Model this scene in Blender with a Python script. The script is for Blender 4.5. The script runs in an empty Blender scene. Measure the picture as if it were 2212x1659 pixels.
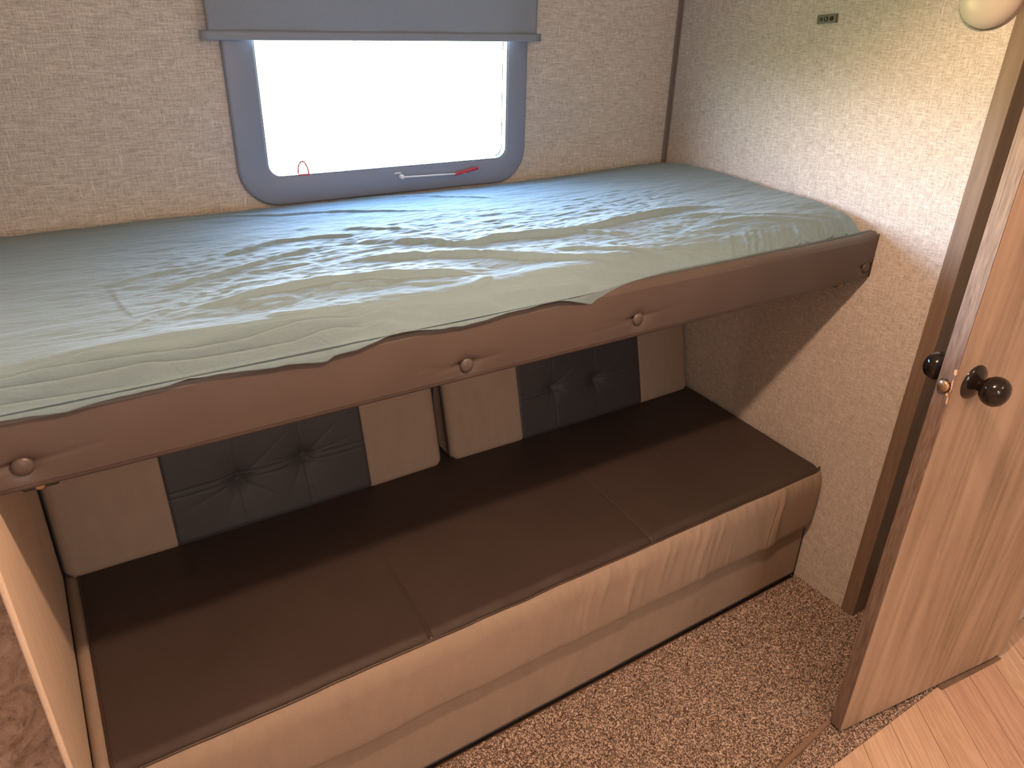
import bpy, math, random
import numpy as np
from mathutils import Vector, Matrix

C = bpy.context.scene.collection
rng = np.random.RandomState(7)

# ---------------------------------------------------------------- helpers
def S(t):
    t = np.clip(t, 0, 1)
    return t * t * (3 - 2 * t)

def new_mesh(name, verts, faces, mat=None, parent=None, smooth=True, loc=(0, 0, 0)):
    me = bpy.data.meshes.new(name)
    me.from_pydata([tuple(map(float, v)) for v in verts], [], [tuple(f) for f in faces])
    me.update()
    if smooth:
        me.polygons.foreach_set('use_smooth', [True] * len(me.polygons))
    o = bpy.data.objects.new(name, me)
    C.objects.link(o)
    if mat: me.materials.append(mat)
    if parent: o.parent = parent
    o.location = loc
    return o

def empty(name, loc=(0, 0, 0), rz=0):
    o = bpy.data.objects.new(name, None)
    C.objects.link(o)
    o.empty_display_size = .05
    o.location = loc
    o.rotation_euler = (0, 0, rz)
    return o

def tag(o, label=None, cat=None, group=None, kind=None):
    if label: o['label'] = label
    if cat: o['category'] = cat
    if group: o['group'] = group
    if kind: o['kind'] = kind
    return o

def bevel(o, w, seg=3, angle=40):
    m = o.modifiers.new('bevel', 'BEVEL')
    m.width = w; m.segments = seg; m.limit_method = 'ANGLE'; m.angle_limit = math.radians(angle)
    m.harden_normals = False
    return o

def box_vf(x0, x1, y0, y1, z0, z1, off=0):
    v = [(x0, y0, z0), (x1, y0, z0), (x1, y1, z0), (x0, y1, z0), (x0, y0, z1), (x1, y0, z1), (x1, y1, z1), (x0, y1, z1)]
    f = [(0, 3, 2, 1), (4, 5, 6, 7), (0, 1, 5, 4), (1, 2, 6, 5), (2, 3, 7, 6), (3, 0, 4, 7)]
    return v, [tuple(i + off for i in q) for q in f]

def boxes(name, lst, mat, parent=None, bev=0, loc=(0, 0, 0)):
    V, F = [], []
    for b in lst:
        v, f = box_vf(*b, off=len(V)); V += v; F += f
    o = new_mesh(name, V, F, mat, parent, smooth=False, loc=loc)
    if bev: bevel(o, bev)
    return o

def grid_obj(name, P, mat, parent=None, close_j=False, caps=False):
    """P: array (n, m, 3); quads between; close_j wraps the second index."""
    n, m = P.shape[:2]
    V = P.reshape(-1, 3)
    i = np.arange(n - 1)[:, None]; j = np.arange(m if close_j else m - 1)[None, :]
    j2 = (j + 1) % m
    q = np.stack([i * m + j + 0 * i, (i + 1) * m + j, (i + 1) * m + j2, i * m + j2 + 0 * i], -1).reshape(-1, 4)
    me = bpy.data.meshes.new(name)
    faces = q.tolist()
    if caps:
        faces.append(list(range(m)))
        faces.append([(n - 1) * m + k for k in range(m)][::-1])
    me.from_pydata(V.tolist(), [], faces)
    me.update()
    sm = [True] * len(me.polygons)
    if caps: sm[-1] = sm[-2] = False
    me.polygons.foreach_set('use_smooth', sm)
    o = bpy.data.objects.new(name, me)
    C.objects.link(o)
    me.materials.append(mat)
    if parent: o.parent = parent
    return o

def lathe(name, prof, mat, parent=None, axis='z', seg=48, loc=(0, 0, 0)):
    """prof: list of (r, h); revolve round an axis; closed at r=0 ends."""
    P = np.zeros((len(prof), seg, 3))
    for i, (r, h) in enumerate(prof):
        a = np.arange(seg) * 2 * math.pi / seg
        P[i, :, 0] = r * np.cos(a); P[i, :, 1] = r * np.sin(a); P[i, :, 2] = h
    if axis == 'y-': P = np.stack([P[..., 0], -P[..., 2], P[..., 1]], -1)
    if axis == 'y+': P = np.stack([P[..., 0], P[..., 2], P[..., 1]], -1)
    if axis == 'x-': P = np.stack([-P[..., 2], P[..., 0], P[..., 1]], -1)
    o = grid_obj(name, P, mat, parent, close_j=True)
    o.location = loc
    return o

def tube(name, pts, r, mat, parent=None, seg=10, closed=False):
    pts = [Vector(p) for p in pts]
    n = len(pts); P = np.zeros((n + (1 if closed else 0), seg, 3))
    for i, p in enumerate(pts):
        a = pts[(i - 1) % n] if (closed or i > 0) else pts[0]
        b = pts[(i + 1) % n] if (closed or i < n - 1) else pts[-1]
        d = (b - a).normalized()
        u = d.cross(Vector((0, 0, 1)))
        if u.length < 1e-3: u = d.cross(Vector((0, 1, 0)))
        u.normalize(); w = u.cross(d).normalized()
        for k in range(seg):
            t = 2 * math.pi * k / seg
            P[i, k] = p + u * (r * math.cos(t)) + w * (r * math.sin(t))
    if closed: P[n] = P[0]
    return grid_obj(name, P, mat, parent, close_j=True, caps=not closed)

def noise1(x, seed, scale, octv=3):
    out = 0
    r = np.random.RandomState(seed)
    for k in range(octv):
        f = scale * 2 ** k
        ph, amp = r.rand(4) * 6.28, 1 / 2 ** k
        fr = f * (0.7 + .6 * r.rand(4))
        out = out + amp * sum(np.sin(x * a * 6.28 + b) for a, b in zip(fr, ph)) / 4
    return out

def value_noise2(u, v, seed):
    r = np.random.RandomState(seed)
    T = r.rand(256, 256)
    iu = np.floor(u).astype(int); iv = np.floor(v).astype(int)
    fu = u - iu; fv = v - iv
    fu = fu * fu * (3 - 2 * fu); fv = fv * fv * (3 - 2 * fv)
    g = lambda a, b: T[a % 256, b % 256]
    return (g(iu, iv) * (1 - fu) + g(iu + 1, iv) * fu) * (1 - fv) + (g(iu, iv + 1) * (1 - fu) + g(iu + 1, iv + 1) * fu) * fv - .5

# ---------------------------------------------------------------- materials
class NT:
    def __init__(s, name):
        s.m = bpy.data.materials.new(name); s.m.use_nodes = True
        s.t = s.m.node_tree; s.t.nodes.clear()
        s.out = s.n('ShaderNodeOutputMaterial'); s.b = s.n('ShaderNodeBsdfPrincipled')
        s.l(s.b.outputs[0], s.out.inputs[0])
        s.co = s.n('ShaderNodeTexCoord').outputs['Object']
    def n(s, k, **kw):
        x = s.t.nodes.new(k)
        for a, v in kw.items(): setattr(x, a, v)
        return x
    def l(s, a, b): s.t.links.new(a, b)
    def mapn(s, scale, rot=(0, 0, 0), loc=(0, 0, 0), src=None):
        x = s.n('ShaderNodeMapping'); x.inputs['Scale'].default_value = scale; x.inputs['Rotation'].default_value = rot
        x.inputs['Location'].default_value = loc
        s.l(src or s.co, x.inputs[0]); return x.outputs[0]
    def noise(s, vec, scale=1, detail=2, rough=.5, dist=0):
        x = s.n('ShaderNodeTexNoise'); x.inputs['Scale'].default_value = scale; x.inputs['Detail'].default_value = detail
        x.inputs['Roughness'].default_value = rough; x.inputs['Distortion'].default_value = dist
        s.l(vec, x.inputs['Vector']); return x.outputs['Fac']
    def ramp(s, fac, stops):
        x = s.n('ShaderNodeValToRGB'); e = x.color_ramp.elements
        while len(e) > 1: e.remove(e[-1])
        e[0].position = stops[0][0]; e[0].color = (*stops[0][1], 1)
        for p, c in stops[1:]:
            q = e.new(p); q.color = (*c, 1)
        s.l(fac, x.inputs[0]); return x.outputs[0]
    def mix(s, fac, a, b, mode='MIX'):
        x = s.n('ShaderNodeMix', data_type='RGBA', blend_type=mode)
        for inp, v in ((x.inputs[0], fac), (x.inputs[6], a), (x.inputs[7], b)):
            if hasattr(v, 'is_linked') or hasattr(v, 'links'): s.l(v, inp)
            elif isinstance(v, (int, float)): inp.default_value = v
            else: inp.default_value = (*v, 1)
        return x.outputs[2]
    def math(s, op, a, b=0):
        x = s.n('ShaderNodeMath', operation=op)
        for inp, v in ((x.inputs[0], a), (x.inputs[1], b)):
            if isinstance(v, (int, float)): inp.default_value = v
            else: s.l(v, inp)
        return x.outputs[0]
    def bump(s, h, strength, dist=.001):
        x = s.n('ShaderNodeBump'); x.inputs['Strength'].default_value = strength; x.inputs['Distance'].default_value = dist
        s.l(h, x.inputs['Height']); s.l(x.outputs[0], s.b.inputs['Normal']); return x
    def color(s, c):
        i = s.b.inputs['Base Color']
        if isinstance(c, tuple): i.default_value = (*c, 1)
        else: s.l(c, i)
    def rough(s, r, spec=.5):
        s.b.inputs['Roughness'].default_value = r
        s.b.inputs['Specular IOR Level'].default_value = spec

def plain(name, c, rough=.5, spec=.5, metal=0, coat=0):
    t = NT(name); t.color(c); t.rough(rough, spec); t.b.inputs['Metallic'].default_value = metal
    t.b.inputs['Coat Weight'].default_value = coat
    return t.m

def linen(name, lo, mid, hi, k=1.0):
    t = NT(name)
    h = t.noise(t.mapn((45 * k, 45 * k, 700 * k)), 1, 3, .6)
    v = t.noise(t.mapn((700 * k, 700 * k, 45 * k)), 1, 3, .6)
    g = t.noise(t.mapn((420 * k, 420 * k, 420 * k)), 1, 2, .7)
    s1 = t.math('ADD', h, v); s2 = t.math('MULTIPLY_ADD', g, .5); 
    t.t.nodes[-1].inputs[2].default_value = 0
    s = t.math('ADD', s1, s2)
    f = t.math('MULTIPLY', s, .4)
    c = t.ramp(f, [(.38, lo), (.5, mid), (.60, hi)])
    sh_ = t.noise(t.mapn((16 * k, 16 * k, 760 * k), loc=(3, 5, 7)), 1, 1, .5)
    sv_ = t.noise(t.mapn((760 * k, 760 * k, 16 * k), loc=(9, 2, 4)), 1, 1, .5)
    m1 = t.ramp(t.math('MAXIMUM', sh_, t.math('SUBTRACT', sv_, .03)), [(.66, (0, 0, 0)), (.74, (1, 1, 1))])
    m2 = t.ramp(t.noise(t.mapn((260 * k, 260 * k, 620 * k), loc=(1, 8, 2)), 1, 1, .5), [(.67, (0, 0, 0)), (.76, (1, 1, 1))])
    c = t.mix(m2, c, tuple(x * .62 for x in lo))
    c = t.mix(m1, c, tuple(min(1, x * 1.18) for x in hi))
    t.color(c)
    t.bump(f, .35, .0008)
    t.rough(.85, .2)
    return t.m

def weave(name, c, amt=.10, rough=.85, sheen=.0, scale=900):
    t = NT(name)
    a = t.noise(t.mapn((scale, scale, scale * .25)), 1, 2, .6)
    b = t.noise(t.mapn((40, 40, 14)), 1, 3, .5)
    f = t.math('ADD', t.math('MULTIPLY', a, .65), t.math('MULTIPLY', b, .35))
    d = tuple(x * (1 - amt * 2.2) for x in c); u = tuple(min(1, x * (1 + amt * 2.2)) for x in c)
    t.color(t.ramp(f, [(.3, d), (.7, u)]))
    t.bump(a, .25, .0006); t.rough(rough, .25)
    return t.m

def vinyl(name, c, rough=.45, spec=.4):
    t = NT(name)
    a = t.noise(t.mapn((500, 500, 500)), 1, 2, .6)
    b = t.noise(t.mapn((6, 6, 6)), 1, 3, .5)
    t.color(t.ramp(b, [(.2, tuple(x * .9 for x in c)), (.8, tuple(x * 1.1 for x in c))]))
    t.bump(a, .12, .0005); t.rough(rough, spec)
    return t.m

def wood(name, c0, c1, c2, zscale=1.0, streak=.5, vertical=True, rough=.45):
    """long grain along local z (vertical) or local x"""
    t = NT(name)
    k = (1, 1, .075) if vertical else (.075, 1, 1)
    m1 = t.mapn(tuple(q * 22 * zscale for q in k))
    warp = t.noise(m1, 1, 4, .55, .9)
    fine = t.noise(t.mapn(tuple(q * 420 for q in k)), 1, 2, .6)
    ringv = t.mapn(tuple(q * 5.5 * zscale for q in k))
    rn = t.noise(ringv, 1, 2, .5, .4)
    ring = t.math('FRACT', t.math('MULTIPLY', rn, 11))
    ringc = t.math('ABSOLUTE', t.math('SUBTRACT', ring, .5))
    f = t.math('ADD', t.math('MULTIPLY', warp, .66), t.math('ADD', t.math('MULTIPLY', fine, .22), t.math('MULTIPLY', ringc, .26)))
    t.color(t.ramp(f, [(.30, c0), (.48, c1), (.68, c2)]))
    t.bump(fine, .12, .0004); t.rough(rough, .4)
    return t.m

M = {}
M['wall'] = linen('linen_wallpaper', (.33, .30, .275), (.52, .485, .455), (.69, .65, .62))
M['sidewall'] = weave('beige_panel_fabric', (.60, .49, .39), .06)
M['beige'] = weave('beige_upholstery', (.28, .218, .172), .06, scale=1100)
M['seat'] = vinyl('dark_brown_vinyl', (.044, .032, .028), .5, .35)
M['panel'] = vinyl('charcoal_vinyl', (.040, .040, .042), .55, .3)
M['rail'] = vinyl('taupe_vinyl', (.070, .055, .050), .42, .4)
M['blackpipe'] = plain('black_piping', (.010, .009, .010), .6)
M['brownpipe'] = plain('brown_piping', (.045, .028, .020), .45)
M['ply'] = plain('plywood', (.16, .10, .07), .8)
M['ceil'] = plain('ceiling_white', (.75, .72, .68), .8)
M['trimgrey'] = plain('grey_brown_trim', (.20, .165, .15), .5)
M['frame'] = plain('glare_tinted_frame', (.20, .245, .345), .42, .5)  # blue-grey glare from the window is put into the frame colour
M['alu'] = plain('aluminium', (.75, .75, .75), .25, .5, 1)
M['blackhole'] = plain('black_gasket', (.01, .01, .012), .5)
M['red'] = plain('red_plastic', (.50, .035, .06), .4)
M['white'] = plain('white_plastic', (.75, .75, .78), .4)
M['chrome'] = plain('chrome', (.7, .68, .65), .12, .5, 1)
M['bronze'] = plain('dark_bronze', (.010, .007, .006), .10, .45, 0, 0)
M['brass'] = plain('worn_brass', (.42, .28, .18), .35, .5, .8)
M['rawwood'] = plain('splintered_raw_wood', (.62, .38, .22), .9)
M['outlet'] = plain('dark_grey_plastic', (.085, .075, .068), .4)
M['outletdark'] = plain('black_plastic', (.012, .011, .010), .3)
M['door'] = wood('oak_laminate', (.22, .155, .108), (.34, .25, .18), (.43, .325, .24))
M['dooredge'] = wood('dark_oak_edge', (.095, .068, .054), (.165, .12, .096), (.24, .18, .145), 9)
M['jamb'] = wood('walnut_jamb', (.145, .10, .072), (.18, .128, .094), (.22, .158, .118), 1.6)
M['tan'] = plain('tan_strip', (.23, .155, .105), .5)

def sheet_mat():
    t = NT('sage_cotton')
    a = t.noise(t.mapn((45, 150, 60)), 1, 5, .65, .8)
    b = t.noise(t.mapn((16, 55, 30)), 1, 3, .5, 1.2)
    f = t.noise(t.mapn((1500, 1500, 1500)), 1, 1)
    t.color(t.ramp(t.noise(t.co, 3, 2), [(.3, (.140, .212, .250)), (.7, (.152, .230, .270))]))
    h = t.math('ADD', t.math('MULTIPLY', a, .7), t.math('ADD', t.math('MULTIPLY', b, 1.0), t.math('MULTIPLY', f, .05)))
    t.bump(h, .55, .0035)
    t.rough(.9, .15)
    t.b.inputs['Sheen Weight'].default_value = .15
    return t.m
M['sheet'] = sheet_mat()

def carpet_mat(name, c0, c1, c2, sc=400):
    t = NT(name)
    v = t.n('ShaderNodeTexVoronoi'); v.inputs['Scale'].default_value = sc
    t.l(t.co, v.inputs['Vector'])
    r = t.noise(t.mapn((sc * .9,) * 3), 1, 3, .7)
    w = t.n('ShaderNodeTexWhiteNoise'); t.l(v.outputs['Color'], w.inputs['Vector'])
    f = t.math('ADD', t.math('MULTIPLY', w.outputs['Value'], .5), t.math('MULTIPLY', r, .5))
    t.color(t.ramp(f, [(.30, c0), (.5, c1), (.72, c2)]))
    t.bump(r, .7, .004); t.rough(.95, .1)
    return t.m
M['carpet'] = carpet_mat('brown_flecked_carpet', (.070, .045, .035), (.235, .168, .135), (.70, .57, .48))

def plush_mat():
    t = NT('brown_plush')
    a = t.noise(t.mapn((14, 14, 14)), 1, 6, .65, 1.5)
    b = t.noise(t.mapn((160, 160, 160)), 1, 3, .7, 1)
    f = t.math('ADD', t.math('MULTIPLY', a, .75), t.math('MULTIPLY', b, .25))
    t.color(t.ramp(f, [(.36, (.34, .22, .155)), (.5, (.62, .43, .32)), (.62, (.80, .60, .47))]))
    t.bump(f, .8, .01); t.rough(.95, .1); t.b.inputs['Sheen Weight'].default_value = .4
    return t.m
M['plush'] = plush_mat()

def floor_mat():
    t = NT('oak_plank_floor')
    m = t.mapn((1, 1, 1), rot=(0, 0, math.radians(-54.5)), loc=(0, 0, 0))
    br = t.n('ShaderNodeTexBrick'); br.offset = .37; br.squash = 1
    for k, v in (('Scale', 1), ('Mortar Size', .0010), ('Mortar Smooth', .2), ('Brick Width', .92), ('Row Height', .088), ('Bias', 0)):
        br.inputs[k].default_value = v
    br.inputs['Color1'].default_value = (0, 0, 0, 1); br.inputs['Color2'].default_value = (1, 1, 1, 1); br.inputs['Mortar'].default_value = (.5, .5, .5, 1)
    t.l(m, br.inputs['Vector'])
    # grain, shifted per plank
    sh = t.n('ShaderNodeVectorMath', operation='MULTIPLY_ADD'); t.l(br.outputs['Color'], sh.inputs[0]); sh.inputs[1].default_value = (7, 3, 5); t.l(m, sh.inputs[2])
    g1 = t.noise(t.mapn((1.8, 34, 30), src=sh.outputs[0]), 1, 3, .5, .8)
    ring = t.math('ABSOLUTE', t.math('SUBTRACT', t.math('FRACT', t.math('MULTIPLY', g1, 9)), .5))
    fine = t.noise(t.mapn((22, 600, 400), src=sh.outputs[0]), 1, 2, .6)
    f = t.math('ADD', t.math('MULTIPLY', ring, .55), t.math('ADD', t.math('MULTIPLY', fine, .35), t.math('MULTIPLY', g1, .3)))
    c = t.ramp(f, [(.25, (.50, .37, .29)), (.5, (.62, .47, .375)), (.7, (.72, .58, .475))])
    tint = t.mix(br.outputs['Color'], (.90, .82, .80), (1.06, 1.06, .98))
    c2 = t.mix(1.0, c, tint, 'MULTIPLY')
    c3 = t.mix(br.outputs['Fac'], c2, (.25, .15, .10))
    t.color(c3); t.bump(fine, .1, .0004); t.rough(.45, .4)
    return t.m
M['floor'] = floor_mat()

def glass_mat():
    m = bpy.data.materials.new('window_glass'); m.use_nodes = True
    t = m.node_tree; t.nodes.clear()
    o = t.nodes.new('ShaderNodeOutputMaterial'); mx = t.nodes.new('ShaderNodeMixShader')
    tr = t.nodes.new('ShaderNodeBsdfTransparent'); gl = t.nodes.new('ShaderNodeBsdfGlossy'); fr = t.nodes.new('ShaderNodeFresnel')
    tr.inputs[0].default_value = (.93, .96, .96, 1); gl.inputs['Roughness'].default_value = .02; fr.inputs[0].default_value = 1.45
    t.links.new(fr.outputs[0], mx.inputs[0]); t.links.new(tr.outputs[0], mx.inputs[1]); t.links.new(gl.outputs[0], mx.inputs[2]); t.links.new(mx.outputs[0], o.inputs[0])
    return m
M['glass'] = glass_mat()

def shade_mat():
    t = NT('glare_tinted_shade_fabric')
    a = t.noise(t.mapn((900, 900, 900)), 1, 2, .6)
    col = t.ramp(a, [(.3, (.22, .265, .34)), (.7, (.28, .33, .41))])  # fabric colour lifted towards blue to carry the window glare
    t.color(col); t.rough(.85, .2); t.bump(a, .2, .0004)
    tl = t.n('ShaderNodeBsdfTranslucent'); t.l(col, tl.inputs[0])
    mx = t.n('ShaderNodeMixShader'); mx.inputs[0].default_value = .07
    t.l(t.b.outputs[0], mx.inputs[1]); t.l(tl.outputs[0], mx.inputs[2]); t.l(mx.outputs[0], t.out.inputs[0])
    return t.m
M['shade'] = shade_mat()

def dome_mat():
    t = NT('frosted_white_dome'); t.color((.55, .50, .44)); t.rough(.35, .4)
    t.b.inputs['Subsurface Weight'].default_value = .3; t.b.inputs['Subsurface Radius'].default_value = (.02, .015, .01)
    return t.m
M['dome'] = dome_mat()

# ---------------------------------------------------------------- dimensions (metres)
XR, YB, XL = 1.686, 1.743, -0.130     # right wall, window wall, end partition
ZC = 2.03                              # ceiling
WX0, WX1, WZ0, WZ1 = .461, 1.092, 1.153, 1.62   # clear opening of the window

# ---------------------------------------------------------------- setting
def wall_back():
    y0, y1 = YB, YB + .05
    h = .040
    a, b, c, d = WX0 - h, WX1 + h, WZ0 - h, WZ1 + h
    L = [(-1.5, a, y0, y1, -.03, ZC), (b, 1.75, y0, y1, -.03, ZC), (a, b, y0, y1, -.03, c), (a, b, y0, y1, d, ZC)]
    return boxes('wall_back', L, M['wall'])
tag(wall_back(), 'linen textured beige wall with the window', kind='structure')
tag(boxes('wall_right', [(XR, XR + .03, .823, YB, -.03, ZC)], M['wall']), 'linen textured beige wall at the right end of the bunk', kind='structure')
tag(boxes('wall_left', [(XL - .008, XL, .868, YB, 0, ZC)], M['sidewall'], bev=.003), 'plain beige fabric covered end partition', kind='structure')
tag(boxes('wall_front', [(-1.5, -.65, .53, .60, 0, ZC), (1.925, 2.8, .53, .60, 0, ZC), (-.65, 1.925, .53, .60, 1.88, ZC)], M['wall']), 'partition wall with the doorway', kind='structure')
for nm, b in (('wall_hallway_left', (-1.55, -1.5, -3, YB + .05, 0, ZC)), ('wall_hallway_right', (2.8, 2.85, -3, .60, 0, ZC)),
              ('wall_hallway_rear', (-1.55, 2.85, -3.05, -3, 0, ZC)), ('wall_closet', (1.96, 2.0, .60, .823, 0, ZC))):
    tag(boxes(nm, [b], M['wall']), 'plain beige wall outside the bunk area', kind='structure')
tag(boxes('ceiling', [(-1.55, 2.85, -3.05, YB + .05, ZC, ZC + .03)], M['ceil']), 'off-white ceiling', kind='structure')
tag(boxes('floor', [(-1.5, 2.8, -3, .519, -.02, 0), (1.2, 2.8, .519, .60, -.02, -.004)], M['floor']), 'oak plank floor laid diagonally', kind='structure')

# carpet: tufted height field
def carpet():
    xs = np.arange(-.12, 1.96, .0032); ys = np.arange(.5185, .981, .0032)
    X, Y = np.meshgrid(xs, ys, indexing='ij')
    n = value_noise2(X * 260, Y * 260, 1) + .6 * value_noise2(X * 480 + 9, Y * 480, 2) + .8 * value_noise2(X * 30, Y * 30, 3) * .4
    edge = S((Y - .517 + .004 * value_noise2(X * 90, Y * 0, 5)) / .012)
    Z = -.004 + edge * (.006 + .0065 * n)
    # carpet ends on the line y = .519, left a little ragged
    X = X + .0022 * value_noise2(X * 333, Y * 333, 8)
    Y = Y + .0035 * value_noise2(X * 333 + 50, Y * 333, 9)
    P = np.stack([X, Y, Z], -1)
    return grid_obj('carpet', P, M['carpet'])
tag(carpet(), 'brown and tan flecked cut pile carpet in front of the sofa', 'carpet', kind='stuff')
tag(boxes('floor_slab', [(-1.5, 1.96, .519, YB, -.03, -.012)], M['ply']), 'subfloor', kind='structure')

# plush rug glimpsed beyond the end partition
def rug():
    xs = np.linspace(-.75, -.140, 200); ys = np.linspace(.95, 1.73, 260)
    X, Y = np.meshgrid(xs, ys, indexing='ij')
    Z = .05 + .42 * S((Y - 1.15) / .5) + .030 * value_noise2(X * 14, Y * 14, 31) + .018 * value_noise2(X * 32, Y * 32, 32) + .010 * value_noise2(X * 90, Y * 90, 33)
    e = S((X + .75) / .05) * S((Y - .95) / .05)
    Z = np.maximum(Z * e, 0) - .008
    return grid_obj('plush_blanket', np.stack([X, Y, Z], -1), M['plush'])
tag(rug(), 'heaped brown plush blanket on the floor left of the end partition', 'blanket')

# trims
tag(boxes('trim_1', [(XR - .014, XR, YB - .004, YB, 0, ZC), (XR - .004, XR, YB - .010, YB, 0, ZC)], M['trimgrey'], bev=.001), 'narrow grey-brown vertical trim in the wall corner', kind='structure')
tag(boxes('trim_2', [(XR - .004, 1.95, .785, .823, -.012, ZC)], M['jamb'], bev=.0015), 'brown wood jamb ending the right wall', kind='structure')
dl = lambda x: .563 - .1324 * (x - 1.315)
v = [(x, dl(x) + d, z) for z in (-.004, .006) for x, d in ((1.652, -.011), (1.885, -.0065), (1.885, .028), (1.652, .028))]
tag(new_mesh('trim_3', v, [(0, 3, 2, 1), (4, 5, 6, 7), (0, 1, 5, 4), (1, 2, 6, 5), (2, 3, 7, 6), (3, 0, 4, 7)], M['jamb'], smooth=False), 'wooden transition strip under the door', kind='structure')
sd = Vector((1.322 - 1.13, .596 - .576, 0)).normalized(); sn = Vector((-sd.y, sd.x, 0))
p0 = Vector((.88, .550, 0)); p1 = Vector((1.345, .598, 0))
q = [p0 - sn * .0045, p1 - sn * .0045, p1 + sn * .0045, p0 + sn * .0045]
v = [(a.x, a.y, .004) for a in q] + [(a.x, a.y, .0135) for a in q]
tag(new_mesh('trim_4', v, [(0, 3, 2, 1), (4, 5, 6, 7), (0, 1, 5, 4), (1, 2, 6, 5), (2, 3, 7, 6), (3, 0, 4, 7)], M['tan'], smooth=False),
    'thin tan seam strip across the carpet', kind='structure')

# ---------------------------------------------------------------- window
def rrect(x0, x1, z0, z1, r, n=10):
    pts = []
    for cx, cz, a0 in ((x1 - r, z0 + r, -90), (x1 - r, z1 - r, 0), (x0 + r, z1 - r, 90), (x0 + r, z0 + r, 180)):
        for k in range(n + 1):
            a = math.radians(a0 + 90 * k / n)
            pts.append((cx + r * math.cos(a), cz + r * math.sin(a)))
    return pts

def ring(name, loops, mat, parent):
    P = np.array([[(x, y, z) for x, z in rr] for rr, y in loops])
    return grid_obj(name, P, mat, parent, close_j=True)

win = tag(empty('window_1', (0, 0, 0)), 'wide rounded window with a frame tinted with blue-grey glare under the shade', kind='structure')
ox0, ox1, oz0, oz1 = .393, 1.155, 1.087, 1.69
def R_(d, r): return rrect(ox0 + d, ox1 - d, oz0 + d, oz1 - d, r)
def I_(d, r): return rrect(WX0 - d, WX1 + d, WZ0 - d, WZ1 + d, r)
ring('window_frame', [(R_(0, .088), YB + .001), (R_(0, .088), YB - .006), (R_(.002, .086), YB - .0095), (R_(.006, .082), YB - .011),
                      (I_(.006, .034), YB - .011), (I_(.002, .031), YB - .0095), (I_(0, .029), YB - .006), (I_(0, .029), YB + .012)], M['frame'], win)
gx = WX1 - .0052
gp = [(gx, YB + .004, z) for z in np.linspace(1.60, WZ0 + .030, 12)] + [(gx - .024 + .024 * math.cos(a), YB + .004, WZ0 + .028 - .024 * math.sin(a)) for a in np.linspace(.15, 1.35, 8)]
tube('gasket', gp, .0012, M['blackhole'], win, 6)
ring('glazing_bead', [(I_(.0005, .0285), YB - .0085), (I_(-.0006, .0275), YB - .0090), (I_(-.0010, .027), YB - .006), (I_(.0003, .028), YB - .005)], M['alu'], win)
V = [(x, YB + .010, z) for x, z in I_(.002, .030)]
new_mesh('pane', V, [tuple(range(len(V)))], M['glass'], win, smooth=False)
# latch on the lower rail, loop tag at the left
lt = empty('latch'); lt.parent = win
def unit(px): return px
yl = YB - .013
tube('latch_rod', [(.784, yl - .008, 1.1285), (.86, yl - .0085, 1.1265), (.936, yl - .008, 1.1245)], .0022, M['white'], lt)
lathe('pivot', [(0, .012), (.004, .0115), (.006, .009), (.0065, .0)], M['white'], lt, 'y-', 20, (.784, YB - .011, 1.1285))
boxes('bracket', [(.766, .783, YB - .0135, YB - .010, 1.1365, 1.1395)], M['white'], lt)
hv = []
for t in np.linspace(0, 1, 10):
    hv.append((.932 + .068 * t, yl - .007, 1.1235 + .0105 * t))
P = np.array([[(p[0] + .0 * k, p[1] + dy, p[2] + dz) for k, (dy, dz) in enumerate(((-.003, -.0032), (-.003, .0032), (.003, .0032), (.003, -.0032)))] for p in hv])
tag(grid_obj('latch_handle', P, M['red'], lt, close_j=True, caps=True), 'red latch handle')
boxes('catch', [(.955, .969, YB - .0145, YB - .010, 1.1215, 1.1240)], M['white'], lt)
lp = [(.5365 + .0125 * math.cos(a) + .004 * (1 - .25 * math.sin(a)), YB - .004, 1.152 + .030 * math.sin(a)) for a in np.linspace(0, math.pi, 24)]
tag(tube('pull_tab', lp, .0019, M['red'], win, 6), 'thin red pull loop')
boxes('pull_tab_base', [(.527, .554, YB - .0095, YB - .002, 1.1505, 1.1545)], M['red'], win, bev=.0008)

# ---------------------------------------------------------------- roller shade
sh = tag(empty('roller_shade', (.768, YB - .02, 1.437)), 'roller shade tinted with bluish glare, pulled half down over the window', 'shade')
def local(o, root):
    """keep world coordinates of a mesh built in place when hung on a moved Empty"""
    o.parent = root
    o.matrix_parent_inverse = Matrix.Translation(-Vector(root.location))
    return o
xs = np.linspace(.368, 1.169, 120); zs = np.linspace(1.450, 1.93, 60)
X, Z = np.meshgrid(xs, zs, indexing='ij')
Yf = YB - .026 - .0015 * np.sin(X * 21) * (1 - (Z - 1.45) / .48) - .0008 * np.sin(X * 55 + Z * 4)
P = np.stack([X, Yf, Z], -1)
fb = local(grid_obj('shade_fabric', P, M['shade']), sh)
m_ = fb.modifiers.new('thick', 'SOLIDIFY'); m_.thickness = .0006
hb = np.array([[(x, YB - .026 - a, 1.4365 + b) for a, b in ((.0045, .0015), (.0045, .008), (.0035, .0105), (.004, .012), (.0035, .0185), (-.0035, .0185), (-.0045, .017), (-.0045, .0015), (-.003, 0), (.003, 0))] for x in np.linspace(.352, 1.180, 40)])
hm = plain('glare_tinted_hem_bar', (.22, .26, .345), .5)  # base colour includes the same bluish glare as the fabric
tag(local(grid_obj('hem_bar', hb, hm, close_j=True, caps=True), sh), 'darker hem bar with bluish glare in its colour')
rt = np.array([[(x, YB - .034 + .022 * math.cos(a), 1.945 + .022 * math.sin(a)) for a in np.linspace(0, 2 * math.pi, 24, endpoint=False)] for x in (.355, 1.18)])
local(grid_obj('roller_tube', rt, M['shade'], close_j=True, caps=True), sh)
for bx in (.345, 1.182): local(boxes('end_bracket', [(bx, bx + .008, YB - .06, YB, 1.915, 1.975)], M['frame']), sh)
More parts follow.
